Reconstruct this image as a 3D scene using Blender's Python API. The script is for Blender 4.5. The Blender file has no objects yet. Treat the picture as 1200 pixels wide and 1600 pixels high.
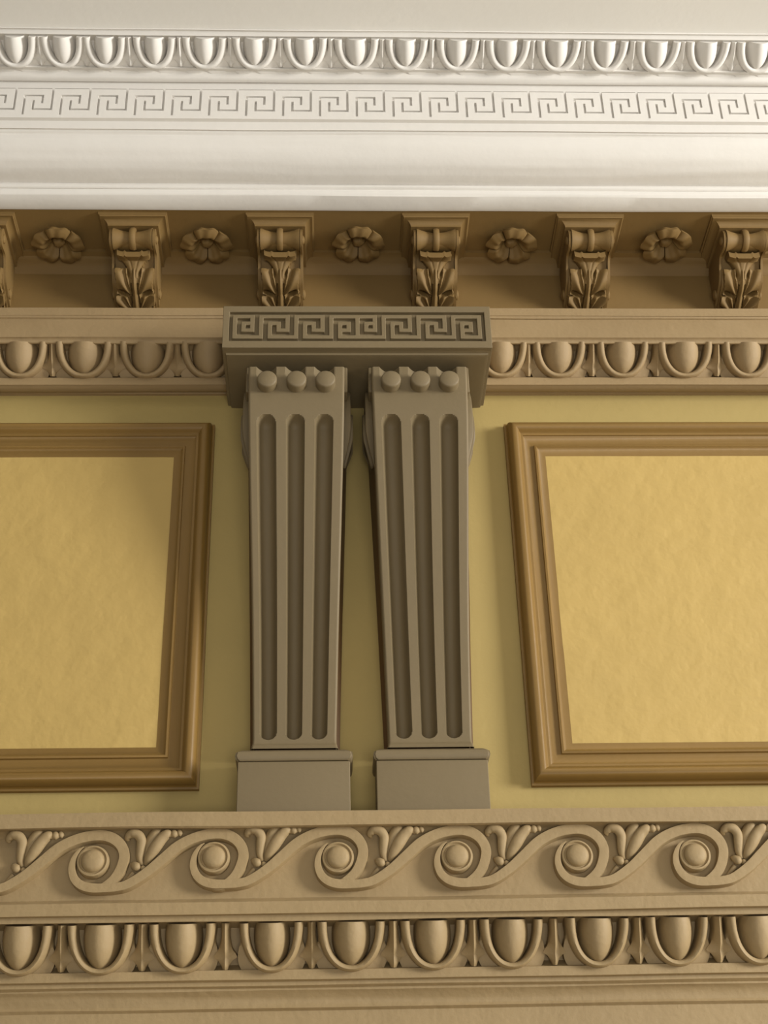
import bpy, bmesh, math, random
from mathutils import Vector, Matrix, noise
random.seed(7)
PI = math.pi
SC = bpy.context.scene
COL = SC.collection

# ------------------------------------------------------------------ camera
F = 2311.0                       # focal length in pixels of the 1200x1600 frame
D = 3.0                          # camera stands 3 m in front of the wall (wall plane is y = 0)
CAM = Vector((0.0, -D, 1.6))
UPC = Vector((-100.0, 3819.0, -F)).normalized()
RTC = Vector((62000.0, 225.0, -F)); RTC = (RTC - UPC * RTC.dot(UPC)).normalized()
FWC = UPC.cross(RTC)
RM = Matrix((RTC, FWC, UPC))     # camera space -> world
cam_d = bpy.data.cameras.new('camera'); cam = bpy.data.objects.new('camera', cam_d); COL.objects.link(cam)
cam_d.sensor_fit = 'VERTICAL'; cam_d.sensor_height = 36.0; cam_d.lens = F / 1600 * 36.0
cam_d.clip_start = 0.05; cam_d.clip_end = 100
cam.matrix_world = Matrix.Translation(CAM) @ RM.to_4x4()
SC.camera = cam

def at(px, py, p=0.0):
    """point on the vertical plane that stands p metres in front of the wall"""
    d = RM @ Vector(((px - 600) / F, (800 - py) / F, -1))
    return CAM + d * ((D - p) / d.y)
def Z(p, y): return at(600, y, p).z
def X(px, py, p=0.0): return at(px, py, p).x

# ------------------------------------------------------------------ light
w = bpy.data.worlds.new('world'); SC.world = w; w.use_nodes = True
bg = w.node_tree.nodes['Background']; bg.inputs[0].default_value = (1.0, 0.985, 0.94, 1); bg.inputs[1].default_value = 0.16
def area(name, loc, target, sx, sy, power, col):
    l = bpy.data.lights.new(name, 'AREA'); l.shape = 'RECTANGLE'; l.size = sx; l.size_y = sy; l.energy = power; l.color = col
    o = bpy.data.objects.new(name, l); COL.objects.link(o); o.location = loc
    o.rotation_euler = (Vector(target) - Vector(loc)).to_track_quat('-Z', 'Y').to_euler(); return o
area('window_daylight', (7.0, -3.5, 3.4), (0.1, 0, 3.1), 2.0, 2.2, 760, (1.0, 0.98, 0.93))
area('added_low_fill', (0.5, -5.6, 0.7), (0.1, -0.6, 4.2), 2.6, 1.6, 100, (1.0, 0.98, 0.93))  # added fill, low in front, to brighten ceiling and soffits; not a window
SC.view_settings.view_transform = 'Standard'; SC.view_settings.look = 'None'
SC.view_settings.gamma = 1.0; SC.view_settings.use_curve_mapping = False; SC.view_settings.exposure = -0.06

# ------------------------------------------------------------------ materials
def lin(c): return tuple(((v / 255) / 12.92 if v / 255 <= 0.04045 else ((v / 255 + 0.055) / 1.055) ** 2.4) for v in c) + (1.0,)
def paint(name, rgb, rough=0.6, bump=0.12, bscale=90, var=0.06, streak=None, coarse=0.0):
    m = bpy.data.materials.new(name); m.use_nodes = True; nt = m.node_tree; N = nt.nodes; L = nt.links
    b = N['Principled BSDF']; b.inputs['Roughness'].default_value = rough
    tc = N.new('ShaderNodeTexCoord'); geo = N.new('ShaderNodeNewGeometry')
    n1 = N.new('ShaderNodeTexNoise'); n1.inputs['Scale'].default_value = 3.2; n1.inputs['Detail'].default_value = 5
    L.new(geo.outputs['Position'], n1.inputs['Vector'])
    r = N.new('ShaderNodeValToRGB'); c = lin(rgb)
    r.color_ramp.elements[0].position = 0.3; r.color_ramp.elements[1].position = 0.7
    r.color_ramp.elements[0].color = tuple(x * (1 - var) for x in c[:3]) + (1,)
    r.color_ramp.elements[1].color = tuple(min(1, x * (1 + var)) for x in c[:3]) + (1,)
    L.new(n1.outputs['Fac'], r.inputs['Fac']); L.new(r.outputs['Color'], b.inputs['Base Color'])
    n2 = N.new('ShaderNodeTexNoise'); n2.inputs['Scale'].default_value = bscale; n2.inputs['Detail'].default_value = 6
    if streak:
        mp = N.new('ShaderNodeMapping'); mp.inputs['Scale'].default_value = streak
        L.new(geo.outputs['Position'], mp.inputs['Vector']); L.new(mp.outputs['Vector'], n2.inputs['Vector'])
    else: L.new(geo.outputs['Position'], n2.inputs['Vector'])
    bp = N.new('ShaderNodeBump'); bp.inputs['Strength'].default_value = bump; bp.inputs['Distance'].default_value = 0.004
    L.new(n2.outputs['Fac'], bp.inputs['Height'])
    last = bp
    if coarse:
        n3 = N.new('ShaderNodeTexNoise'); n3.inputs['Scale'].default_value = 16; n3.inputs['Detail'].default_value = 3
        L.new(geo.outputs['Position'], n3.inputs['Vector'])
        b2 = N.new('ShaderNodeBump'); b2.inputs['Strength'].default_value = coarse; b2.inputs['Distance'].default_value = 0.02
        L.new(n3.outputs['Fac'], b2.inputs['Height']); L.new(bp.outputs['Normal'], b2.inputs['Normal']); last = b2
    L.new(last.outputs['Normal'], b.inputs['Normal'])
    return m
M = dict(
    white=paint('white_plaster_paint', (219, 215, 209), 0.85, 0.10, 70, 0.02, coarse=0.05),
    ceil=paint('ceiling_paint', (236, 234, 229), 0.85, 0.10, 60, 0.02),
    brown=paint('ochre_brown_paint', (120, 94, 50), 0.7, 0.12, 80, 0.05, coarse=0.06),
    taupe=paint('taupe_paint', (148, 125, 89), 0.68, 0.2, 90, 0.05, coarse=0.08),
    low=paint('sandy_taupe_paint', (150, 128, 91), 0.66, 0.25, 80, 0.05, coarse=0.14),
    grey=paint('grey_taupe_paint', (114, 99, 71), 0.62, 0.10, 90, 0.04, coarse=0.04),
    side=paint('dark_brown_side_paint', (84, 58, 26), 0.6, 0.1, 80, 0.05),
    frame=paint('ochre_frame_paint', (123, 94, 42), 0.5, 0.10, 60, 0.05, coarse=0.05),
    wall=paint('olive_yellow_wall_paint', (166, 145, 88), 0.7, 0.16, 60, 0.05, coarse=0.05),
    panel=paint('straw_yellow_panel_paint', (181, 153, 89), 0.6, 0.25, 45, 0.03, coarse=0.22),
    floor=paint('pale_stone_floor', (188, 178, 160), 0.5, 0.1, 20, 0.06),
)

# ------------------------------------------------------------------ mesh helpers
def finish(name, bm, mat, parent=None, smooth=38, loc=None, kind=None):
    bmesh.ops.recalc_face_normals(bm, faces=bm.faces[:])
    a = math.radians(smooth)
    for f in bm.faces: f.smooth = True
    for e in bm.edges:
        if len(e.link_faces) != 2 or e.calc_face_angle(0) > a: e.smooth = False
    me = bpy.data.meshes.new(name); bm.to_mesh(me); bm.free()
    me.materials.append(M[mat])
    o = bpy.data.objects.new(name, me); COL.objects.link(o)
    if loc is not None: o.location = loc
    if parent is not None: o.parent = parent
    if kind: o['kind'] = kind
    return o
def tag(o, label, cat, group=None):
    o['label'] = label; o['category'] = cat
    if group: o['group'] = group
    return o
def empty(name, loc, mat=None):
    o = bpy.data.objects.new(name, None); COL.objects.link(o); o.empty_display_size = 0.05
    if mat is not None: o.matrix_world = mat
    else: o.location = loc
    return o
def dup(root, matrix):
    r = root.copy(); COL.objects.link(r); r.matrix_world = matrix
    for k in ('label', 'group', 'category'):
        if k in root: r[k] = root[k]
    for ch in list(root.children):
        c = ch.copy(); COL.objects.link(c); c.parent = r
        for g in list(ch.children):
            d = g.copy(); COL.objects.link(d); d.parent = c
    return r
def grid(bm, P, closed_u=False, closed_v=False, cap=False):
    V = [[bm.verts.new(p) for p in row] for row in P]
    nu, nv = len(V), len(V[0])
    for i in range(nu if closed_u else nu - 1):
        for j in range(nv if closed_v else nv - 1):
            a, b, c, d = V[i][j], V[(i + 1) % nu][j], V[(i + 1) % nu][(j + 1) % nv], V[i][(j + 1) % nv]
            try: bm.faces.new((a, b, c, d))
            except ValueError: pass
    if cap:
        for row in (V[0], V[-1]):
            try: bm.faces.new(row)
            except ValueError: pass
    return V
def box(bm, x0, x1, y0, y1, z0, z1, bev=0.0):
    r = bmesh.ops.create_cube(bm, size=1.0)
    for v in r['verts']:
        v.co = Vector(((x0 + x1) / 2 + v.co.x * (x1 - x0), (y0 + y1) / 2 + v.co.y * (y1 - y0), (z0 + z1) / 2 + v.co.z * (z1 - z0)))
    if bev:
        es = list({e for v in r['verts'] for e in v.link_edges})
        bmesh.ops.bevel(bm, geom=es, offset=bev, segments=3, affect='EDGES', profile=0.6)
def lathe(bm, prof, axis, n=32, origin=(0, 0, 0)):
    """prof: (radius, height) pairs; axis 'x','y','z' (height runs along it)"""
    o = Vector(origin); P = []
    for r, h in prof:
        row = []
        for k in range(n):
            a = 2 * PI * k / n; c, s = r * math.cos(a), r * math.sin(a)
            row.append(o + Vector({'x': (h, c, s), 'y': (c, h, s), 'z': (c, s, h)}[axis]))
        P.append(row)
    grid(bm, P, closed_v=True, cap=True)
    bmesh.ops.remove_doubles(bm, verts=bm.verts[:], dist=1e-6)
def cat(pts, n=8):
    """Catmull-Rom through tuples of any length"""
    out = []
    P = [pts[0]] + list(pts) + [pts[-1]]
    for i in range(1, len(P) - 2):
        for k in range(n):
            t = k / n
            out.append(tuple(0.5 * (2 * b + (c - a) * t + (2 * a - 5 * b + 4 * c - d) * t * t + (3 * b - a - 3 * c + d) * t ** 3)
                             for a, b, c, d in zip(P[i - 1], P[i], P[i + 1], P[i + 2])))
    out.append(tuple(pts[-1])); return out
def sweep_tube(bm, path, n=12, flat=1.0):
    """path: (x, y, z, r) in local coordinates where z faces out; elliptical section flattened along z"""
    pts = [Vector(p[:3]) for p in path]; P = []
    for i, p in enumerate(pts):
        t = (pts[min(i + 1, len(pts) - 1)] - pts[max(i - 1, 0)]).normalized()
        s = t.cross(Vector((0, 0, 1)))
        s = s.normalized() if s.length > 1e-4 else Vector((1, 0, 0))
        u = s.cross(t).normalized(); r = path[i][3]
        P.append([p + s * r * math.cos(2 * PI * k / n) + u * r * flat * math.sin(2 * PI * k / n) for k in range(n)])
    grid(bm, P, closed_v=True, cap=True)
def relief(bm, xs, zs, H, base, y_of):
    """stepped relief: H[i][j] height of cell (column i, row j); y_of(h) gives the y coordinate"""
    cache = {}
    def v(x, z, h):
        k = (round(x, 6), round(z, 6), round(h, 6))
        if k not in cache: cache[k] = bm.verts.new((x, y_of(h), z))
        return cache[k]
    def face(*q):
        try: bm.faces.new(q)
        except ValueError: pass
    ni, nj = len(xs) - 1, len(zs) - 1
    for i in range(ni):
        for j in range(nj):
            h = H[i][j]
            face(v(xs[i], zs[j], h), v(xs[i + 1], zs[j], h), v(xs[i + 1], zs[j + 1], h), v(xs[i], zs[j + 1], h))
            for (di, dj) in ((1, 0), (0, 1)):
                a, b = i + di, j + dj
                g = H[a][b] if a < ni and b < nj else base
                if g != h:
                    if di: face(v(xs[a], zs[j], h), v(xs[a], zs[j + 1], h), v(xs[a], zs[j + 1], g), v(xs[a], zs[j], g))
                    else: face(v(xs[i], zs[b], h), v(xs[i + 1], zs[b], h), v(xs[i + 1], zs[b], g), v(xs[i], zs[b], g))
            if i == 0 and h != base: face(v(xs[0], zs[j], h), v(xs[0], zs[j + 1], h), v(xs[0], zs[j + 1], base), v(xs[0], zs[j], base))
            if j == 0 and h != base: face(v(xs[i], zs[0], h), v(xs[i + 1], zs[0], h), v(xs[i + 1], zs[0], base), v(xs[i], zs[0], base))
    face(v(xs[0], zs[0], base), v(xs[-1], zs[0], base), v(xs[-1], zs[-1], base), v(xs[0], zs[-1], base))
    bmesh.ops.dissolve_limit(bm, angle_limit=0.01, verts=bm.verts[:], edges=bm.edges[:])
def bevel_mod(o, wdt, seg=2):
    m = o.modifiers.new('edge', 'BEVEL'); m.width = wdt; m.segments = seg; m.limit_method = 'ANGLE'; m.angle_limit = 0.6
    return o
XL, XR = -1.75, 2.05
def run_profile(name, prof, mat, kind='structure', parent=None, wob=0.0012, seed=0.0):
    """prof: list of (p, z). Extruded along the wall with the slight unevenness of old plaster"""
    n = 96; P = []
    for i in range(n + 1):
        x = XL + (XR - XL) * i / n; row = []
        for k, (p, z) in enumerate(prof):
            a = noise.noise(Vector((x * 2.3 + seed, k * 0.35, seed))) * wob
            b = noise.noise(Vector((x * 3.1 + seed, k * 0.35, 9 + seed))) * wob
            if p <= 0.0: a = b = 0
            row.append((x, -(p + a), z + b))
        P.append(row)
    bm = bmesh.new(); grid(bm, P, closed_v=True, cap=True)
    return finish(name, bm, mat, parent, 30, kind=kind)
def PZ(lst): return [(p, Z(p, y)) for p, y in lst]
def arc(p0, z0, p1, z1, bulge, n=8):
    """curve between two (p,z) points bowed by bulge*length to the outside (towards +p / -z)"""
    dx, dz = p1 - p0, z1 - z0; L = math.hypot(dx, dz); nx, nz = -dz / L, dx / L
    if nx < 0: nx, nz = -nx, -nz
    if abs(nx) < 1e-6: nz = -abs(nz)
    return [(p0 + dx * t + nx * bulge * L * 4 * t * (1 - t), z0 + dz * t + nz * bulge * L * 4 * t * (1 - t)) for t in [k / n for k in range(n + 1)]]

# ------------------------------------------------------------------ setting: wall, ceiling, floor
zc = Z(0.511, 47.5)
bm = bmesh.new(); box(bm, XL, XR, 0.0, 0.25, 0.0, zc + 0.2)
finish('wall_back', bm, 'wall', kind='structure')
bm = bmesh.new(); box(bm, -4.5, 4.5, -6.5, 0.25, zc, zc + 0.15)
finish('ceiling', bm, 'ceil', kind='structure')
bm = bmesh.new(); box(bm, -4.5, 4.5, -6.5, 0.25, -0.1, 0.0)
finish('floor', bm, 'floor', kind='structure')

# ------------------------------------------------------------------ white cornice
pz = []
z0 = Z(0.258, 325.5)
pz += [(0.0, z0 + 0.03), (0.248, z0 + 0.03), (0.248, z0 + 0.001), (0.258, z0), (0.289, Z(0.289, 307))]
pf = 0.290
pz += arc(pf, Z(pf, 306), pf + 0.004, Z(pf + 0.004, 298), 0.12, 5)
pz += [(pf + 0.004, Z(pf + 0.004, 297))] + arc(pf + 0.006, Z(pf + 0.006, 296), pf + 0.010, Z(pf + 0.010, 290), 0.2, 5)
pz += [(pf + 0.006, Z(pf + 0.006, 288.5))]
pz += arc(pf + 0.012, Z(pf + 0.012, 286), 0.383, Z(0.383, 222), 0.15, 16)
pz += [(0.385, Z(0.385, 219)), (0.385, Z(0.385, 213))]
pz += arc(0.387, Z(0.387, 211), 0.393, Z(0.393, 205), 0.2, 4)
pz += [(0.398, Z(0.398, 204)), (0.398, Z(0.398, 192))]
KB, KT = Z(0.398, 192), Z(0.398, 146)
pz += [(0.398, KT), (0.398, Z(0.398, 131))]
pz += arc(0.405, Z(0.405, 130), 0.422, Z(0.422, 116), 0.22, 8)
pz += [(0.424, Z(0.424, 114)), (0.438, Z(0.438, 109)), (0.438, Z(0.438, 107))]
E1B = (0.436, Z(0.436, 106)); E1T = (0.497, Z(0.497, 60))
pz += [E1B, (E1B[0] - 0.012, E1B[1] + 0.016), (E1T[0] - 0.018, E1T[1] + 0.004), E1T, (0.505, Z(0.505, 58)), (0.505, Z(0.505, 50)), (0.511, Z(0.511, 49)), (0.511, zc), (0.0, zc)]
trim1 = run_profile('trim_1', pz, 'white', wob=0.0015)

# incised greek key band, part of the cornice
def key_band():
    p0 = 0.398; th = 0.006
    per = X(657.0, 170, p0) - X(600, 170, p0); x_ref = X(557.5, 180, p0)
    zt, zb = KT, KB; h = zt - zb
    def zz(v): return zt - (v - 603) / (875 - 603) * h      # v is measured down a zoomed picture of the band
    def xx(v): return (v - 345) / 342 * per
    g = 10.5
    G = [(345, 676, 345, 840), (345, 674, 510, 674), (510, 674, 510, 738), (430, 722, 430, 798), (430, 798, 600, 798), (600, 603, 600, 798)]
    rects = []
    for a, b, c, d in G: rects.append((a - g, b - g * 0.7, c + g, d + g * 0.7))
    n0, n1 = -13, 18
    xs_set = set(); zs_set = {zt, zb}; RR = []
    for k in range(n0, n1):
        for (a, b, c, d) in rects:
            r = (x_ref + k * per + xx(a), zz(d), x_ref + k * per + xx(c), zz(max(b, 603)))
            RR.append(r); xs_set |= {round(r[0], 6), round(r[2], 6)}; zs_set |= {r[1], r[3]}
    RR.append((-9, zz(612), 9, zz(606))); zs_set |= {zz(612), zz(606)}
    xs = sorted({XL, XR} | {x for x in xs_set if XL < x < XR}); zs = sorted(zs_set)
    H = []
    for i in range(len(xs) - 1):
        cx = (xs[i] + xs[i + 1]) / 2; loc = [r for r in RR if r[0] < cx < r[2]]; col = []
        for j in range(len(zs) - 1):
            cz = (zs[j] + zs[j + 1]) / 2
            col.append(0.0015 if any(r[1] < cz < r[3] for r in loc) else th + 0.0045)
        H.append(col)
    bm = bmesh.new(); relief(bm, xs, zs, H, -0.004, lambda hh: -(p0 + hh))
    return finish('greek_key_band', bm, 'white', trim1, 20)
key_band()

# ------------------------------------------------------------------ brown soffit and bed wall
zS = z0 + 0.007
pz = [(0.0, zS + 0.018), (0.249, zS + 0.018), (0.249, zS - 0.004), (0.246, zS - 0.0045), (0.10, zS - 0.004)]
pz += [(0.10, zS - 0.012), (0.085, zS - 0.014)] + arc(0.08, zS - 0.018, 0.055, zS - 0.04, -0.1, 5)
pz += [(0.05, zS - 0.045), (0.05, Z(0.115, 480) - 0.04), (0.0, Z(0.115, 480) - 0.04)]
trim2 = run_profile('trim_2', pz, 'brown', seed=3)

# ------------------------------------------------------------------ architrave with the middle egg row
zA = Z(0.12, 481.5)
pz = [(0.0, zA), (0.12, zA), (0.12, Z(0.12, 493))] + arc(0.118, Z(0.118, 494), 0.112, Z(0.112, 499), 0.2, 4)
pz += [(0.114, Z(0.114, 500)), (0.114, Z(0.114, 527))] + arc(0.112, Z(0.112, 528), 0.104, Z(0.104, 536), -0.15, 4)
E2T = (0.088, Z(0.09, 535)); E2B = (0.045, Z(0.045, 589))
pz += [(0.10, Z(0.10, 538)), E2T, (E2T[0] - 0.028, E2T[1] - 0.004), (E2B[0] - 0.014, E2B[1] + 0.012), E2B, (0.055, Z(0.055, 590)), (0.055, Z(0.055, 601))]
pz += arc(0.052, Z(0.052, 601), 0.012, Z(0.012, 613), -0.15, 6) + [(0.010, Z(0.01, 614.5)), (0.0, Z(0.01, 614.5))]
trim3 = run_profile('trim_3', pz, 'taupe', seed=11)

# ------------------------------------------------------------------ lower band: fillets, scroll field, bottom egg row
pL = 0.125; zL = Z(pL, 1266)
pz = [(0.0, zL), (pL, zL), (pL, Z(pL, 1288))] + arc(pL - 0.004, Z(pL, 1289), 0.092, Z(0.092, 1302), -0.15, 6)
pz += [(0.09, Z(0.09, 1304)), (0.09, Z(0.09, 1401)), (0.112, Z(0.112, 1406)), (0.112, Z(0.112, 1425)), (0.102, Z(0.102, 1427)), (0.102, Z(0.102, 1436))]
E3T = (0.075, Z(0.085, 1436)); E3B = (0.045, Z(0.045, 1512))
pz += [E3T, (E3T[0] - 0.030, E3T[1] - 0.002), (E3B[0] - 0.016, E3B[1] + 0.014), E3B, (0.055, Z(0.055, 1513)), (0.055, Z(0.055, 1528)), (0.046, Z(0.046, 1531)), (0.046, Z(0.046, 1537)), (0.038, Z(0.038, 1541)), (0.038, Z(0.038, 1543))]
pz += arc(0.037, Z(0.037, 1545), 0.020, Z(0.020, 1568), -0.12, 6) + [(0.022, Z(0.022, 1572)), (0.015, Z(0.015, 1577)), (0.015, Z(0.012, 2010)), (0.0, Z(0.0, 2010))]
trim4 = run_profile('trim_4', pz, 'low', seed=23, wob=0.0022)

# ------------------------------------------------------------------ egg and dart ornaments
ORD = ['first', 'second', 'third', 'fourth', 'fifth', 'sixth', 'seventh', 'eighth', 'ninth', 'tenth', 'eleventh', 'twelfth',
       'thirteenth', 'fourteenth', 'fifteenth', 'sixteenth', 'seventeenth']
def frame_of(T, B, x, t=0.0):
    """matrix whose y axis runs up the slope, z axis points out of the moulding, origin at its top edge"""
    top = Vector((x, -T[0], T[1])); bot = Vector((x, -B[0], B[1]))
    up = (top - bot).normalized(); xa = Vector((1, 0, 0)); zn = xa.cross(up)
    return Matrix.Translation(top) @ Matrix((xa, up, zn)).transposed().to_4x4()
def egg_mesh(wd, L, dep):
    bm = bmesh.new(); P = []; n = 22; m = 18
    for i in range(n + 1):
        t = i / n; t = 1 - (1 - t) ** 1.5 if t < 1 else 1
        if t < 0.3: f = 1 - 0.10 * ((0.3 - t) / 0.3) ** 2
        else: f = max(0.0, 1 - ((t - 0.3) / 0.7) ** 2.4) ** 0.54
        hw = wd / 2 * max(f, 0.02); dd = dep * max(f, 0.05) ** 0.9
        P.append([(-hw * math.cos(PI * k / m), -t * L, -0.036 + (dd + 0.036) * math.sin(PI * k / m) ** 0.85) for k in range(m + 1)])
    grid(bm, P, closed_v=True, cap=True); return bm
def shell_mesh(hw, L, dep, tw):
    bm = bmesh.new(); path = []; n = 40
    for i in range(n + 1):
        a = -PI / 2 * 1.02 + (PI * 1.02) * i / n             # -90..90 degrees, bottom at 0
        c, s = math.cos(a), math.sin(a)
        x = hw * (1 if s > 0 else -1) * abs(s) ** 0.94; y = -L * max(0.0, c) ** 0.90
        path.append((x, y))
    P = []
    for i, (x, y) in enumerate(path):
        a, b = path[max(0, i - 1)], path[min(n, i + 1)]
        tx, ty = b[0] - a[0], b[1] - a[1]; l = math.hypot(tx, ty) or 1; nx, ny = ty / l, -tx / l   # outward
        q = abs(i / n - 0.5) * 2; wq = tw * (0.8 + 0.3 * q)
        sk = 1.6 * max(0.0, math.sin(PI * min(1, abs(i / n - 0.5) * 2.6))) if abs(i / n - 0.5) < 0.38 else 0.0
        prof = [(-0.5, -0.036), (-0.5, dep * 0.72), (-0.3, dep * 0.95), (0.0, dep), (0.25, dep * 0.9), (0.5, dep * 0.5), (0.62, dep * 0.05), (0.62 + sk, 0.0), (0.62 + sk, -0.036)]
        P.append([(x + nx * u * wq, y + ny * u * wq, h) for u, h in prof])
    grid(bm, P, closed_v=True, cap=True); return bm
def dart_mesh(wd, L, dep):
    bm = bmesh.new(); P = []
    for t, wq, hq in cat([(0.0, 0.5, 0.8), (0.3, 0.48, 0.85), (0.55, 0.75, 0.8), (0.66, 1.15, 0.6), (0.74, 1.30, 0.5), (0.80, 0.85, 0.55), (0.9, 0.5, 0.6), (1.0, 0.30, 0.4)], 4):
        h = wd * wq / 2
        P.append([(-h, -t * L, -0.036), (-h, -t * L, dep * 0.12), (-min(h, wd * 0.2) * 0.8, -t * L, dep * hq * 0.62), (0, -t * L, dep * hq),
                  (min(h, wd * 0.2) * 0.8, -t * L, dep * hq * 0.62), (h, -t * L, dep * 0.12), (h, -t * L, -0.036)])
    grid(bm, P, closed_v=True, cap=True); return bm
def egg_row(T, B, y, p, mat, eggs, darts, we, ws, ts, wd, dep, tone, where, group):
    px = X(601, y, p) - X(600, y, p)
    L = math.hypot(T[0] - B[0], T[1] - B[1]); first = None
    for i, ex in enumerate(eggs):
        mt = frame_of(T, B, X(ex, y, p))
        if first is None:
            first = empty('egg_ornament', None, mt)
            finish('egg', egg_mesh(we * px, L * 0.985, dep * 1.15), mat, first, 50)
            finish('shell', shell_mesh(ws / 2 * px, L * 0.99, dep * 0.85, ts * px), mat, first, 50)
            o = first
        else:
            j = Matrix.Diagonal((random.uniform(0.96, 1.04), 1, random.uniform(0.92, 1.06), 1))
            o = dup(first, mt @ j @ Matrix.Rotation(random.uniform(-0.02, 0.02), 4, 'Z'))
        tag(o, '%s egg with rounded shell, %s from left in %s' % (tone, ORD[i], where), 'egg moulding', group)
    first = None
    for i, ex in enumerate(darts):
        mt = frame_of(T, B, X(ex, y, p))
        if first is None:
            o = first = finish('dart_ornament', dart_mesh(wd * px, L * 0.99, dep * 0.8), mat, None, 30); o.matrix_world = mt
        else: o = dup(first, mt @ Matrix.Diagonal((random.uniform(0.9, 1.1), 1, random.uniform(0.9, 1.1), 1)))
        tag(o, '%s pointed dart between eggs, %s dart from left in %s' % (tone, ORD[i], where), 'dart moulding', group.replace('eggs', 'darts'))
egg_row(E1T, E1B, 85, 0.47, 'white', [23, 98, 164, 242, 320, 398, 477, 557, 635, 715, 793, 872, 947, 1027, 1104, 1183],
        [62, 133, 202, 281, 360, 438, 517, 597, 675, 754, 832, 911, 988, 1066, 1144], 38, 57, 10.5, 20, 0.026,
        'white plaster', 'row under the ceiling', 'eggs in the white cornice')
egg_row(E2T, E2B, 562, 0.07, 'taupe', [32, 132, 230, 326, 783, 873, 972, 1069, 1168], [82, 180, 277, 825, 925, 1026, 1120], 54, 73, 10.5, 24, 0.028,
        'taupe', 'row beside the patterned cap', 'eggs in the middle moulding')
egg_row(E3T, E3B, 1475, 0.07, 'low', [30, 157, 285, 424, 549, 677, 800, 935, 1060, 1187], [96, 222, 352, 487, 615, 740, 867, 999, 1125], 60, 88, 12.5, 29, 0.032,
        'sandy taupe', 'the bottom row', 'eggs in the lowest moulding')

# ------------------------------------------------------------------ framed wall panels
def frame_sweep(x0, x1, z0, z1, prof):
    prof = [(s * 1.11, p) for s, p in prof]
    """prof (s, p): s measured inwards from the outer edge"""
    bm = bmesh.new(); P = []
    for (cx, cz, sx, sz) in ((x0, z0, 1, 1), (x1, z0, -1, 1), (x1, z1, -1, -1), (x0, z1, 1, -1)):
        P.append([(cx + sx * s, -p, cz + sz * s) for s, p in prof])
    grid(bm, P, closed_u=True, closed_v=True); return bm
FPROF = [(0, -0.002), (0, 0.012), (0.004, 0.013)] + [(0.006 + 0.026 * (1 - math.cos(a)) / 2 * 1.0, 0.016 + 0.026 * math.sin(a) ** 0.8) for a in [PI * k / 12 for k in range(0, 11)]]
FPROF += [(0.0335, 0.027), (0.038, 0.026), (0.0385, 0.023), (0.045, 0.018), (0.053, 0.0155), (0.061, 0.017), (0.062, 0.022), (0.066, 0.023),
          (0.068, 0.020), (0.073, 0.0165), (0.080, 0.014), (0.0855, 0.013), (0.086, 0.009), (0.086, -0.002)]
def panel(x0, x1, z0, z1, label):
    r = empty('wall_panel', (0, 0, 0)); r.location = ((x0 + x1) / 2, 0, z0)
    inv = Matrix.Translation(-r.location)
    bm = frame_sweep(x0, x1, z0, z1, FPROF); bm.transform(inv); finish('panel_frame', bm, 'frame', r, 32)
    i = 0.0940; bm = bmesh.new()
    n = 60; P = []
    nx = 60; nz = 44
    xa, xb, za, zb = x0 + i, x1 - i, z0 + i, z1 - i
    # field with a slightly raised, uneven paint edge
    for a in range(nx + 1):
        row = []
        for b in range(nz + 1):
            x = xa + (xb - xa) * a / nx; z = za + (zb - za) * b / nz
            row.append((x, -(0.0125 + 0.0012 * noise.noise(Vector((x * 5, z * 5, 2)))), z))
        P.append(row)
    V = grid(bm, P); 
    ring = [V[k][0] for k in range(nx + 1)] + [V[nx][k] for k in range(1, nz + 1)] + [V[k][nz] for k in range(nx - 1, -1, -1)] + [V[0][k] for k in range(nz - 1, 0, -1)]
    back = [bm.verts.new((v.co.x, 0.001, v.co.z)) for v in ring]
    for k in range(len(ring)):
        k2 = (k + 1) % len(ring); bm.faces.new((ring[k], ring[k2], back[k2], back[k]))
    bm.transform(inv); finish('panel_field', bm, 'panel', r, 40)
    tag(r, label, 'wall panel', 'framed wall panels')
zt = (Z(0.015, 662)); zb = Z(0.012, 1230)
xl = (X(332, 664) + X(311, 1228)) / 2 + 0.004; xr = (X(788, 666) + X(831, 1226)) / 2 - 0.002
panel(xl - 1.45, xl, zb, zt, 'straw yellow wall panel in an ochre moulded frame, left of the paired brackets')
panel(xr, xr + 1.45, zb, zt, 'straw yellow wall panel in an ochre moulded frame, right of the paired brackets, with ripples in its paint')

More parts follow.
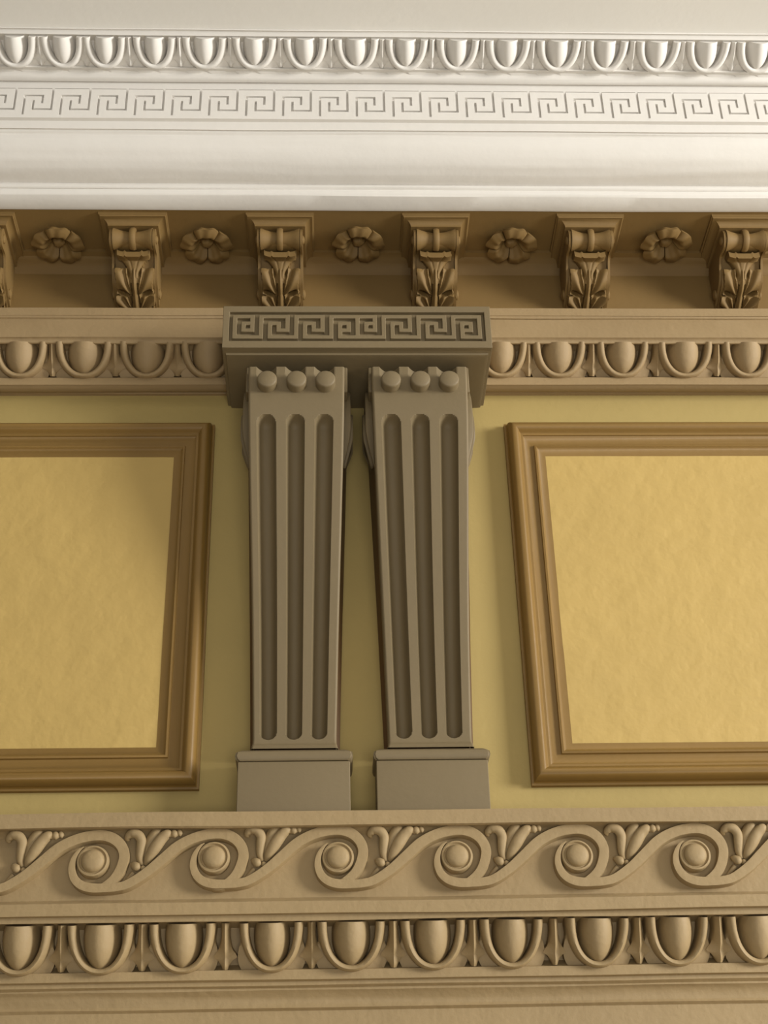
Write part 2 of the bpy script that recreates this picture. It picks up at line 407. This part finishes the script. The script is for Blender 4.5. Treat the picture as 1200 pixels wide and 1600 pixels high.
# ------------------------------------------------------------------ key patterned cap over the paired brackets
pc = 0.235
cxl, cxr = X(348, 510, pc), X(767, 510, pc)
czt, czb = Z(pc, 478.5), Z(pc, 543)
czl = Z(0.0, 640) + 0.004           # underside of the cap
def cap_build():
    r = empty('bracket_cap', ((cxl + cxr) / 2, 0, czl)); inv = Matrix.Translation(-r.location)
    e0 = 0.052; bx0, bx1, bp = cxl + e0, cxr - e0, pc - 0.012 - e0
    prof = [(e0, czt), (e0, czb + 0.004), (e0 - 0.001, czb), (e0 - 0.008, czb - 0.001), (e0 - 0.009, czb - 0.006)]
    cz0 = czb - 0.006; n = 10
    for k in range(1, n + 1):
        a = PI / 2 * k / n
        prof.append((e0 - 0.010 - 0.042 * (1 - math.cos(a)) , cz0 - (cz0 - czl) * math.sin(a)))
    P = []
    for e, z in prof:
        P.append([(bx0 - e, -0.0, z), (bx0 - e, -(bp + e), z), (bx1 + e, -(bp + e), z), (bx1 + e, -0.0, z)])
    bm = bmesh.new(); grid(bm, P, closed_v=True, cap=True); bm.transform(inv)
    finish('cove_block', bm, 'grey', r, 32)
    # fret plate
    A = ["111110", "100010", "101110", "101010", "101110", "100000", "111111"]
    S = ["11111110", "10000010", "10111010", "10101010", "10101110", "10100000", "10111111"]
    E = ["1111111", "1000001", "1011101", "1010101", "1011101", "1010001", "1011111"]
    rows = [a + s + s + e + a[1:] + s + s + e for a, s, e in zip(A, S, S, E)] if False else [A[k] + S[k] + S[k] + E[k] + A[k][1:] + S[k] + S[k] + E[k] for k in range(7)]
    nc = len(rows[0])
    fx0, fx1 = X(363, 510, pc), X(752.5, 510, pc); fz0, fz1 = Z(pc, 528.5), Z(pc, 491.5)
    cw = (fx1 - fx0) / nc; g = cw * 0.75
    wts = [0.92 if any(rw[c] == '1' and c % 1 == 0 for rw in rows) else 1 for c in range(nc)]
    xs = [cxl, fx0 - g] + [fx0 + cw * k for k in range(nc + 1)] + [fx1 + g, cxr]
    rh = (fz1 - fz0) / 7
    zs = [czb, fz0 - g] + [fz0 + rh * k for k in range(8)] + [fz1 + g, czt]
    hi, lo = 0.012, 0.001; H = []
    for i in range(len(xs) - 1):
        col = []
        for j in range(len(zs) - 1):
            if i == 0 or i == len(xs) - 2 or j == 0 or j == len(zs) - 2: col.append(hi)
            elif 2 <= i < 2 + nc and 2 <= j < 9: col.append(hi - 0.001 if rows[6 - (j - 2)][i - 2] == '1' else lo)
            else: col.append(lo)
        H.append(col)
    bm = bmesh.new(); relief(bm, xs, zs, H, -0.001, lambda h: -(pc - 0.012 + h)); bm.transform(inv)
    bevel_mod(finish('greek_key_plate', bm, 'grey', r, 25), 0.0011)
    tag(r, 'grey taupe cap block with a carved greek key, spanning both fluted brackets', 'bracket cap')
cap_build()

# ------------------------------------------------------------------ the two fluted brackets
def bracket(cx, label):
    r = empty('fluted_bracket', (cx, 0, zL))
    inv = Matrix.Translation(-Vector((cx, 0, zL)))
    # rows: (pixel y, projection, world width)
    key = [(573, .205, .2250), (600, .203, .2235), (640, .197, .2210), (700, .178, .2160), (780, .150, .2085), (880, .116, .1990),
           (980, .090, .1900), (1080, .074, .1825), (1140, .070, .1780), (1158, .071, .1775), (1163, .076, .180), (1168, .080, .184)]
    pts = [(Z(p, y), p, wd / 2, y) for y, p, wd in key]
    rows = cat(pts, 30)
    nu = 110; P = []
    cen = (0.185, 0.490, 0.790); hwf = 0.098
    zf1, zf0 = Z(.19, 649), Z(.071, 1154)
    top = rows[0][0]
    for z, p, hw, y in rows:
        row = []
        for k in range(nu + 1):
            u = k / nu; x = -hw + 2 * hw * u
            d = 0.0
            W = 2 * hw
            for c in cen:
                rad = hwf * W; dx = (u - c) * W
                dz = max(0.0, z - (zf1 - rad), (zf0 + rad) - z)
                q = math.hypot(dx, dz) / rad
                if q < 1: d = max(d, 0.032 * (1 - q ** 2.4) ** 0.55)
                # short scoops over the top edge, behind the pegs
                if z > top - 0.035:
                    q2 = abs(dx) / (rad * 1.05)
                    if q2 < 1: d = max(d, 0.022 * (1 - q2 ** 2) * min(1, (z - (top - 0.035)) / 0.02))
            edge = min(x + hw, hw - x)
            rd = 0.004 * max(0, 1 - edge / 0.004) ** 2
            row.append((cx + x, -(p - d - rd), z))
        P.append(row)
    bm = bmesh.new(); V = grid(bm, P)
    # the face returns backwards as a slab
    for side in (0, -1):
        prev = None
        for i, (z, p, hw, y) in enumerate(rows):
            v = V[i][side]; q = bm.verts.new((v.co.x, -max(0.012, p - 0.048), z))
            if prev: bm.faces.new((prev[0], v, q, prev[1]))
            prev = (v, q)
    tv = [bm.verts.new((v.co.x, -(0.10), v.co.z + 0.004)) for v in V[0]]
    for k in range(nu): bm.faces.new((V[0][k], V[0][k + 1], tv[k + 1], tv[k]))
    bm.transform(inv); finish('fluted_face', bm, 'grey', r, 34)
    # darker sides behind the face, slightly wider towards the wall
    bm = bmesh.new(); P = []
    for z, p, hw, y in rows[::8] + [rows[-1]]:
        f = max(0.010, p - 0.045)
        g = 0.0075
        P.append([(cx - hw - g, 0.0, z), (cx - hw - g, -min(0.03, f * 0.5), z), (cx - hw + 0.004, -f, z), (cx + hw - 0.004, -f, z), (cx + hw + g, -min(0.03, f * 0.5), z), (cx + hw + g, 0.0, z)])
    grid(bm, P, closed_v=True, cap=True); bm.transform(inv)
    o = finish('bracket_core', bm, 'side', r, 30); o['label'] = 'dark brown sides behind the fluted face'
    # pegs
    zp = Z(.204, 600); hw = .112
    for c in cen:
        bm = bmesh.new(); x = cx - hw + 2 * hw * (c + 0.012)
        lathe(bm, [(0.0, -0.19), (0.0232, -0.19), (0.0232, -0.222), (0.0222, -0.2255), (0.0195, -0.2275), (0.0, -0.228)], 'y', 40, (x, 0, zp))
        bm.transform(inv); finish('peg', bm, 'grey', r, 40)
    # side scrolls: layered tear-drop volutes standing proud of both sides
    def tear(x0, x1, zc_, hz, y0, y1, s):
        bm = bmesh.new(); ring = []
        for k in range(40):
            a = 2 * PI * k / 40; q = math.sin(a)
            yy = (y0 + y1) / 2 + (y1 - y0) / 2 * math.cos(a) * (1.0 if q > 0 else 1 - 0.45 * abs(q)); zz = zc_ + hz * (q if q < 0 else 0.75 * q)
            ring.append((yy, zz))
        rim = [(x0, 1.0), (x1 - s * 0.003, 1.0), (x1 - s * 0.001, 0.985), (x1, 0.95), (x1 - s * 0.004, 0.88), (x1 - s * 0.004, 0.0)]
        P = []
        for xx, sc in rim:
            P.append([(xx, (y0 + y1) / 2 + (yy - (y0 + y1) / 2) * max(sc, .001), zc_ + (zz - zc_) * max(sc, .001)) for yy, zz in ring])
        za, zbb = Z(0.03, 772), Z(0.1, 690)
        P = [[(cx + s * (0.100 + (abs(x - cx) - 0.100) * max(0.0, min(1.0, (z - za) / (zbb - za))) ** 0.8), y, z) for x, y, z in row] for row in P]
        grid(bm, P, closed_v=True, cap=True); return bm
    for s in (-1, 1):
        xw = cx + s * 0.100; zc_ = Z(0.1, 672)
        bm = tear(xw, cx + s * 0.1270, zc_, 0.150, -0.145, -0.03, s); bm.transform(inv)
        v = finish('side_scroll', bm, 'grey', r, 35)
        bm = tear(xw, cx + s * 0.1325, zc_ - 0.012, 0.085, -0.120, -0.045, s); bm.transform(inv)
        finish('scroll_boss', bm, 'grey', v, 35)
        bm = bmesh.new(); box(bm, min(xw, cx + s * 0.1195), max(xw, cx + s * 0.1195), -0.175, -0.04, Z(0.15, 622), czl - 0.004, 0.004); bm.transform(inv)
        finish('upper_scroll', bm, 'grey', r, 35)
    # base moulding and plinth
    hb = .1165; pp = 0.098; zq = Z(pp, 1187); zr = Z(pp, 1169)
    bm = bmesh.new(); h = zr - zq; P = []
    prof = [(-.012, zq), (0.0005, zq), (0.004, zq + h * .12), (0.006, zq + h * .4), (0.004, zq + h * .75), (-0.004, zq + h * .97), (-0.014, zr)]
    for e, z in prof:
        P.append([(cx - hb - e, 0.0, z), (cx - hb - e, -(pp + e), z), (cx + hb + e, -(pp + e), z), (cx + hb + e, 0.0, z)])
    grid(bm, P, closed_v=True, cap=True)
    bmesh.ops.bevel(bm, geom=[e for e in bm.edges if abs(e.verts[0].co.z - e.verts[1].co.z) > .001 and all(v.co.y < -.05 for v in e.verts)], offset=0.004, segments=3, affect='EDGES')
    bm.transform(inv); finish('base_moulding', bm, 'grey', r, 40)
    bm = bmesh.new(); box(bm, cx - hb, cx + hb, -pp, 0.004, zL - 0.003, zq - 0.0015, 0.0025); bm.transform(inv)
    finish('plinth', bm, 'grey', r, 35)
    tag(r, label, 'bracket', 'paired fluted brackets')
bl = (X(461, 573, .205) + X(460, 1225, .098) + X(462, 1150, .07)) / 3
br = (X(656, 573, .205) + X(675, 1225, .098) + X(672.5, 1150, .07)) / 3
bracket(bl, 'left one of the two tall fluted grey taupe brackets under the key patterned cap')
bracket(br, 'right one of the two tall fluted grey taupe brackets, next to the rippled yellow panel')

# ------------------------------------------------------------------ modillions (scroll brackets) under the soffit
zSo = zS - 0.004
def modillion(first=True):
    r = empty('scroll_modillion', (0, -0.05, zSo))
    O = -Vector((0, -0.05, zSo)); inv = Matrix.Translation(O)
    # cap: moulding mitred on three sides
    hw, fp = 0.0625, 0.217
    prof = [(0.022, zSo), (0.022, zSo - 0.006), (0.0185, zSo - 0.008), (0.018, zSo - 0.011)]
    for k in range(1, 8):
        a = PI / 2 * k / 7; prof.append((0.018 - 0.018 * math.sin(a), zSo - 0.010 - 0.014 * (1 - math.cos(a))))
    prof.append((0.0, zSo - 0.026)); P = []
    for e, z in prof: P.append([(-hw - e, -0.05, z), (-hw - e, -(fp + e), z), (hw + e, -(fp + e), z), (hw + e, -0.05, z)])
    bm = bmesh.new(); grid(bm, P, closed_v=True, cap=True); bm.transform(inv); finish('cap_moulding', bm, 'brown', r, 32)
    # body: side outline extruded; volute at the front, S curve under
    zt_ = zSo - 0.024; R = 0.028; vc = (0.194, zt_ - R + 0.001)
    zb_ = Z(0.06, 477)
    under = cat([(0.050, zb_ - 0.004), (0.065, zb_ + 0.000), (0.095, zb_ + 0.012), (0.125, zb_ + 0.026), (0.153, vc[1] - R + 0.000), (0.176, vc[1] - R + 0.002)], 5)
    out = [(0.05, zt_)] + [(a, b + 0.004) for a, b in under] + [(vc[0] + R * 0.95 * math.sin(a), vc[1] - R * 0.95 * math.cos(a)) for a in [0.15 + (PI - 0.2) * k / 12 for k in range(13)]]
    bm = bmesh.new()
    hb = 0.056
    P = [[(x, -p, z) for p, z in out] for x in (-hb, -hb + .006)]
    grid(bm, P, closed_v=True, cap=True)
    P = [[(x, -p, z) for p, z in out] for x in (hb - .006, hb)]
    grid(bm, P, closed_v=True, cap=True)
    P = [[(x, -(p - 0.0 if p < .052 else p - 0.006), min(zt_, z + 0.006)) for p, z in out[:-8]] + [(x, -0.172, zt_)] for x in (-hb + .009, hb - .009)]
    grid(bm, P, closed_v=True, cap=True)
    bm.transform(inv); finish('scroll_body', bm, 'brown', r, 35)
    # spool of the volute: lathe along x
    Rr = R
    prof = [(0.0, -0.0485), (Rr * .98, -0.0485), (Rr * .97, -0.045), (Rr * 0.84, -0.036), (Rr * 0.70, -0.022), (Rr * 0.64, -0.0085),
            (Rr * 0.64, 0.0085), (Rr * 0.70, 0.022), (Rr * 0.84, 0.036), (Rr * .97, 0.045), (Rr * .98, 0.0485), (0.0, 0.0485)]
    bm = bmesh.new(); lathe(bm, prof, 'x', 32, (0, -vc[0] - 0.002, vc[1])); bm.transform(inv); finish('spool', bm, 'brown', r, 40)
    bm = bmesh.new(); lathe(bm, [(0.0, -0.0075), (Rr * .95, -0.0075), (Rr * 1.02, -0.004), (Rr * 1.03, 0.0), (Rr * 1.02, 0.004), (Rr * .95, 0.0075), (0.0, 0.0075)], 'x', 32, (0, -vc[0] - 0.002, vc[1]))
    bm.transform(inv); finish('spool_band', bm, 'brown', r, 40)
    for s in (-1, 1):    # round eye on each cheek
        bm = bmesh.new(); lathe(bm, [(0.0, s * 0.054), (0.012, s * 0.054), (0.011, s * 0.0585), (0.006, s * 0.061), (0.0, s * 0.062)], 'x', 20, (0, -vc[0], vc[1])); bm.transform(inv)
        finish('volute_eye', bm, 'brown', r, 45)
        bm = bmesh.new(); lathe(bm, [(0.0, s * 0.054), (0.014, s * 0.054), (0.013, s * 0.059), (0.006, s * 0.062), (0.0, s * 0.063)], 'x', 20, (0, -0.075, zb_ + 0.022)); bm.transform(inv)
        finish('volute_eye', bm, 'brown', r, 45)
    # acanthus leaf on the underside: relief over the S curve
    lf = cat([(0.052, zb_ - 0.004), (0.070, zb_ + 0.001), (0.095, zb_ + 0.011), (0.125, zb_ + 0.024), (0.153, vc[1] - R - 0.001), (0.184, vc[1] - R - 0.002)], 20)
    nv = len(lf) - 1; nu = 72; P = []
    def bumpg(x, c, s): return math.exp(-((x - c) / s) ** 2)
    for i, (p, z) in enumerate(lf):
        v = i / nv                                   # 0 at the wall, 1 at the spool
        a, b = lf[max(0, i - 1)], lf[min(nv, i + 1)]
        tx, tz = b[0] - a[0], b[1] - a[1]; l = math.hypot(tx, tz); npp, nzz = tz / l, -tx / l     # outward (down and forward)
        row = []
        lw = 0.0500
        for k in range(nu + 1):
            u = (k / nu - 0.5) * 2; au = abs(u)
            h = 0.0
            for (b0, v0, v1) in ((-0.10, 0.0, 0.40), (0.34, 0.38, 0.745)):
                if v0 <= v < v1:
                    m = (v - v0) / (v1 - v0); phi = math.atan2(v - b0, au - 0.08 + 0.02)
                    fan = math.cos(phi * 15.0)
                    edge = 0.97 - 0.05 * (1 - fan) - 0.25 * max(0, 0.12 - m) / 0.12
                    h = 0.0075 + 0.0042 * fan * min(1, max(0, au - 0.12) * 5) + 0.0035 * au
                    if au > edge: h = 0.001
                    if v0 > 0.1 and m > 0.86 - 0.05 * fan: h *= max(0.2, 1 - (m - 0.82) * 4)
            e = ((au - 0.58 - 0.9 * (v - 0.41)) / 0.19) ** 2 + ((v - 0.41 - 0.12 * (au - 0.58)) / 0.040) ** 2
            h -= 0.022 * math.exp(-e ** 1.6)
            e = ((au - 0.80) / 0.09) ** 2 + ((v - 0.10 - 0.3 * (au - 0.8)) / 0.030) ** 2
            h -= 0.008 * math.exp(-e)
            e = ((au - 0.30) / 0.05) ** 2 + ((v - 0.67) / 0.04) ** 2
            h -= 0.010 * math.exp(-e)
            if v >= 0.60:       # palmette that flares out under the spool
                q = (v - 0.60) / 0.38; wq = 0.13 + 0.66 * min(1, q * 1.75) ** 1.6
                if au < wq: h = 0.012 + 0.003 * q - 0.006 * (au / wq) ** 4 - 0.004 * math.exp(-((au - 0.40 * q) / 0.05) ** 2) * q
                elif v >= 0.72: h = -0.014
            sw = 0.09 + 0.12 * (1 - v) ** 2
            if au < sw and v < 0.70: h = 0.012 + 0.0025 * math.cos(au / sw * PI)
            elif au < sw + 0.055 and v < 0.58: h -= 0.008
            row.append((u * lw, -(p + npp * h), z + nzz * h))
        P.append(row)
    bm = bmesh.new(); V = grid(bm, P)
    ring = [r_ for r_ in V[0]] + [V[i][nu] for i in range(1, nv + 1)] + [V[nv][k] for k in range(nu - 1, -1, -1)] + [V[i][0] for i in range(nv - 1, 0, -1)]
    back = [bm.verts.new((v.co.x, min(v.co.y + 0.0, -0.05), min(zt_, v.co.z + 0.016))) for v in ring]
    for k in range(len(ring)):
        k2 = (k + 1) % len(ring); bm.faces.new((ring[k], ring[k2], back[k2], back[k]))
    bm.transform(inv); finish('acanthus_leaf', bm, 'brown', r, 50)
    return r
MODX = [-34, 206, 437, 682, 924, 1166]
DESC = ['ochre scroll bracket under the soffit, cut by the left edge of the photo', 'ochre scroll bracket with acanthus leaf, left of the cap and clear of it',
        'ochre scroll bracket whose leaf ends behind the left part of the key patterned cap', 'ochre scroll bracket whose leaf ends behind the right part of the key patterned cap',
        'ochre scroll bracket with acanthus leaf, between the last two rosettes on the right', 'ochre scroll bracket under the soffit at the right edge of the photo']
m0 = None
for i, mx in enumerate(MODX):
    x = X(mx, 380, 0.21); mt = Matrix.Translation((x, -0.05, zSo))
    if m0 is None: m0 = modillion(); m0.matrix_world = mt; o = m0
    else: o = dup(m0, mt)
    tag(o, DESC[i], 'scroll bracket', 'scroll brackets under the soffit')

# ------------------------------------------------------------------ rosettes on the soffit
def rosette():
    r = empty('rosette', (0, 0, 0))
    for q in range(5):
        a0 = PI / 2 + 2 * PI * (q + 0.5) / 5    # a notch faces the wall
        bm = bmesh.new(); P = []; na = 22; nr = 16
        for i in range(na + 1):
            s = (i / na - 0.5) * 2
            row = []
            for k in range(nr + 1):
                t = k / nr
                edge = 0.0660 * (1 - 0.13 * abs(s) ** 5 - 0.018 * math.cos(s * 7))
                rr = 0.012 + (edge - 0.012) * t
                ang = a0 + s * math.radians(33.8) + 0.05 * t
                # deep cup in the middle, broad petal rolling back at the rim
                hh = 0.006 + 0.030 * math.sin(min(1.0, t * 1.7) * PI / 2) ** 2.2 - 0.009 * max(0, (t - 0.45) / 0.55) ** 2 + 0.0012 * math.sin(s * 8) * t
                hh += 0.003 * (1 - s * s) * t - 0.006 * abs(s) ** 8 * t
                row.append((rr * math.cos(ang), rr * math.sin(ang), -hh))
            P.append(row)
        V = grid(bm, P)
        ring = [v for v in V[0]] + [V[i][nr] for i in range(1, na + 1)] + [V[na][k] for k in range(nr - 1, -1, -1)] + [V[i][0] for i in range(na - 1, 0, -1)]
        back = [bm.verts.new((v.co.x * 0.93, v.co.y * 0.93, min(v.co.z + 0.010, 0.001))) for v in ring]
        for k in range(len(ring)):
            k2 = (k + 1) % len(ring); bm.faces.new((ring[k], ring[k2], back[k2], back[k]))
        bm.faces.new(back)
        finish('petal', bm, 'brown', r, 50)
    bm = bmesh.new(); P = []; n = 30
    for t in [k / 10 for k in range(11)]:
        rr = 0.0165 * math.cos(t * PI / 2) ** 0.7 + 0.0004; hh = 0.004 + 0.022 * math.sin(t * PI / 2)
        P.append([(rr * (1 + 0.10 * math.cos(5 * 2 * PI * k / n)) * math.cos(2 * PI * k / n), rr * (1 + 0.10 * math.cos(5 * 2 * PI * k / n)) * math.sin(2 * PI * k / n), -hh) for k in range(n)])
    P.insert(0, [(x, y, 0.0) for x, y, z in P[0]])
    grid(bm, P, closed_v=True, cap=True); finish('flower_centre', bm, 'brown', r, 50)
    bm = bmesh.new(); lathe(bm, [(0.0, 0.001), (0.035, 0.001), (0.035, -0.006), (0.0, -0.007)], 'z', 30); finish('rosette_base', bm, 'brown', r, 40)
    return r
RD = ['ochre five petalled rosette on the soffit at far left', 'ochre five petalled rosette on the soffit above the left end of the key patterned cap',
      'ochre five petalled rosette on the soffit above the middle of the key patterned cap', 'ochre five petalled rosette on the soffit just right of the key patterned cap',
      'ochre five petalled rosette on the soffit at far right']
r0 = None
for i, (rx, ry) in enumerate([(91, 385), (323, 386), (560, 384), (799, 386), (1041, 385)]):
    h = zSo - 0.028 - CAM.z                     # find the projection where the ray meets the rosette plane
    lo, hi = 0.0, 0.3
    for _ in range(40):
        mid = (lo + hi) / 2
        if at(rx, ry, mid).z - CAM.z > h: lo = mid
        else: hi = mid
    p = (lo + hi) / 2
    mt = Matrix.Translation((X(rx, ry, p), -p, zSo + 0.0008)) @ Matrix.Rotation([0.05, -0.03, 0.0, 0.06, -0.10][i], 4, 'Z')
    if r0 is None: r0 = rosette(); r0.matrix_world = mt; o = r0
    else: o = dup(r0, mt)
    tag(o, RD[i], 'rosette', 'rosettes on the soffit')

# ------------------------------------------------------------------ running scroll of the lower band
pF = 0.09
s_px = X(601, 1350, pF) - X(600, 1350, pF)
s_py = Z(pF, 1349) - Z(pF, 1350)
def lc(x, y):   # zoomed drawing units (6 per pixel, button centre 272,418) -> metres
    return ((x - 272) / 6 * s_px, -(y - 418) / 6 * s_py)
WAVE = [(180, 285, 6), (140, 318, 26), (104, 375, 44), (86, 440, 58), (88, 510, 68), (120, 585, 78), (185, 640, 84), (280, 666, 90), (400, 668, 86), (500, 662, 84), (610, 634, 86),
        (765, 537, 92), (905, 418, 100), (1060, 285, 104), (1228, 205, 104), (1400, 174, 106), (1525, 194, 106), (1618, 262, 100), (1660, 360, 96), (1642, 470, 94), (1594, 566, 90), (1525, 632, 84), (1450, 668, 66), (1380, 672, 40)]
def wave_unit():
    r = empty('running_scroll', (0, 0, 0))
    pts = cat([lc(x, y) + (w_ / 6 * s_px,) for x, y, w_ in WAVE], 7)
    P = []; dep = 0.021
    for i, (x, y, wq) in enumerate(pts):
        a, b = pts[max(0, i - 1)], pts[min(len(pts) - 1, i + 1)]
        tx, ty = b[0] - a[0], b[1] - a[1]; l = math.hypot(tx, ty) or 1; nx, ny = -ty / l, tx / l
        f = i / len(pts); d_ = dep * (1.0 - 0.08 * min(1, max(0, f - 0.6) / 0.2)) * (1 - 0.3 * max(0, f - 0.93) / 0.07)
        h = wq / 2
        prof = [(-h * 1.04, -0.004), (-h * 1.02, d_ * 0.8), (-h * 0.93, d_ * 0.98), (-h * 0.5, d_ * 1.0), (0, d_ * 0.99), (h * 0.5, d_ * 1.0), (h * 0.93, d_ * 0.98), (h * 1.02, d_ * 0.8), (h * 1.04, -0.004)]
        P.append([(x + nx * u, y + ny * u, z) for u, z in prof])
    bm = bmesh.new(); grid(bm, P, closed_v=True, cap=True); finish('scroll_band', bm, 'low', r, 40)
    k = s_px
    bm = bmesh.new()
    lathe(bm, [(0.0, -0.004), (25 * k, -0.004), (25 * k, 0.017), (24 * k, 0.0205), (21.5 * k, 0.0215), (19.5 * k, 0.018), (0.0, 0.018)], 'z', 48)
    rg = finish('button_rim', bm, 'low', r, 30)
    bm = bmesh.new()
    lathe(bm, [(18.2 * k, 0.012), (18 * k, 0.020), (16 * k, 0.0255), (12 * k, 0.0285), (6 * k, 0.0302), (0.0, 0.0308)], 'z', 48)
    finish('button', bm, 'low', rg, 50)
    # flower in the fork behind the volute
    def tube(name, pts_, flat=0.8, n=14):
        path = [lc(x, y) + (z, rr * 1.3 / 6 * s_px) for x, y, z, rr in pts_]
        bm = bmesh.new(); sweep_tube(bm, cat(path, 6), n, flat); return finish(name, bm, 'low', r, 60)
    tube('flower_petal', [(722, 440, .006, 14), (700, 385, .011, 26), (704, 300, .015, 33), (706, 225, .017, 35), (668, 172, .019, 36), (612, 162, .018, 34), (578, 195, .014, 26), (588, 222, .010, 10)])
    tube('flower_petal', [(742, 430, .004, 10), (762, 330, .007, 30), (790, 240, .010, 42), (830, 170, .013, 44), (862, 142, .015, 32), (880, 140, .012, 8)])
    tube('flower_petal', [(752, 440, .006, 14), (782, 390, .012, 32), (838, 300, .017, 44), (898, 215, .019, 42), (948, 176, .021, 36), (978, 178, .018, 22), (1010, 172, .019, 32), (1036, 168, .016, 20), (1060, 160, .016, 28), (1082, 156, .012, 8)])
    tube('calyx', [(520, 640, .001, 4), (575, 590, .003, 12), (620, 545, .006, 16), (650, 515, .008, 16)], 0.7)
    tube('calyx', [(628, 430, .005, 12), (650, 448, .011, 26), (680, 472, .013, 32), (700, 478, .009, 12)], 0.9)
    tube('calyx', [(716, 490, .006, 8), (735, 478, .011, 20), (752, 466, .006, 8)], 0.9)
    return r
WX = [(-40, 1353), (147, 1350), (335, 1344), (528, 1344), (713, 1342), (900, 1341), (1083, 1340)]
WD = ['running scroll whose button lies beyond the left edge of the photo', 'sandy taupe running scroll with round button, leftmost complete one below the left yellow panel',
      'running scroll with chipped volute rim, left of the bracket bases', 'running scroll with round button right below the left fluted bracket',
      'running scroll with round button right below the right fluted bracket', 'running scroll with round button below the corner of the right yellow panel',
      'running scroll with round button, rightmost in the photo']
w0 = None
for i, (wx, wy) in enumerate(WX):
    pt = at(wx, wy, pF); sx = 1.0
    nxt = WX[i + 1][0] if i + 1 < len(WX) else wx + 186
    sx = 1.0
    mt = Matrix.Translation(pt) @ Matrix.Rotation(PI / 2, 4, 'X') @ Matrix.Diagonal((sx, 1, 1, 1))
    if w0 is None: w0 = wave_unit(); w0.matrix_world = mt; o = w0
    else: o = dup(w0, mt)
    tag(o, WD[i], 'scroll ornament', 'running scrolls along the lower band')
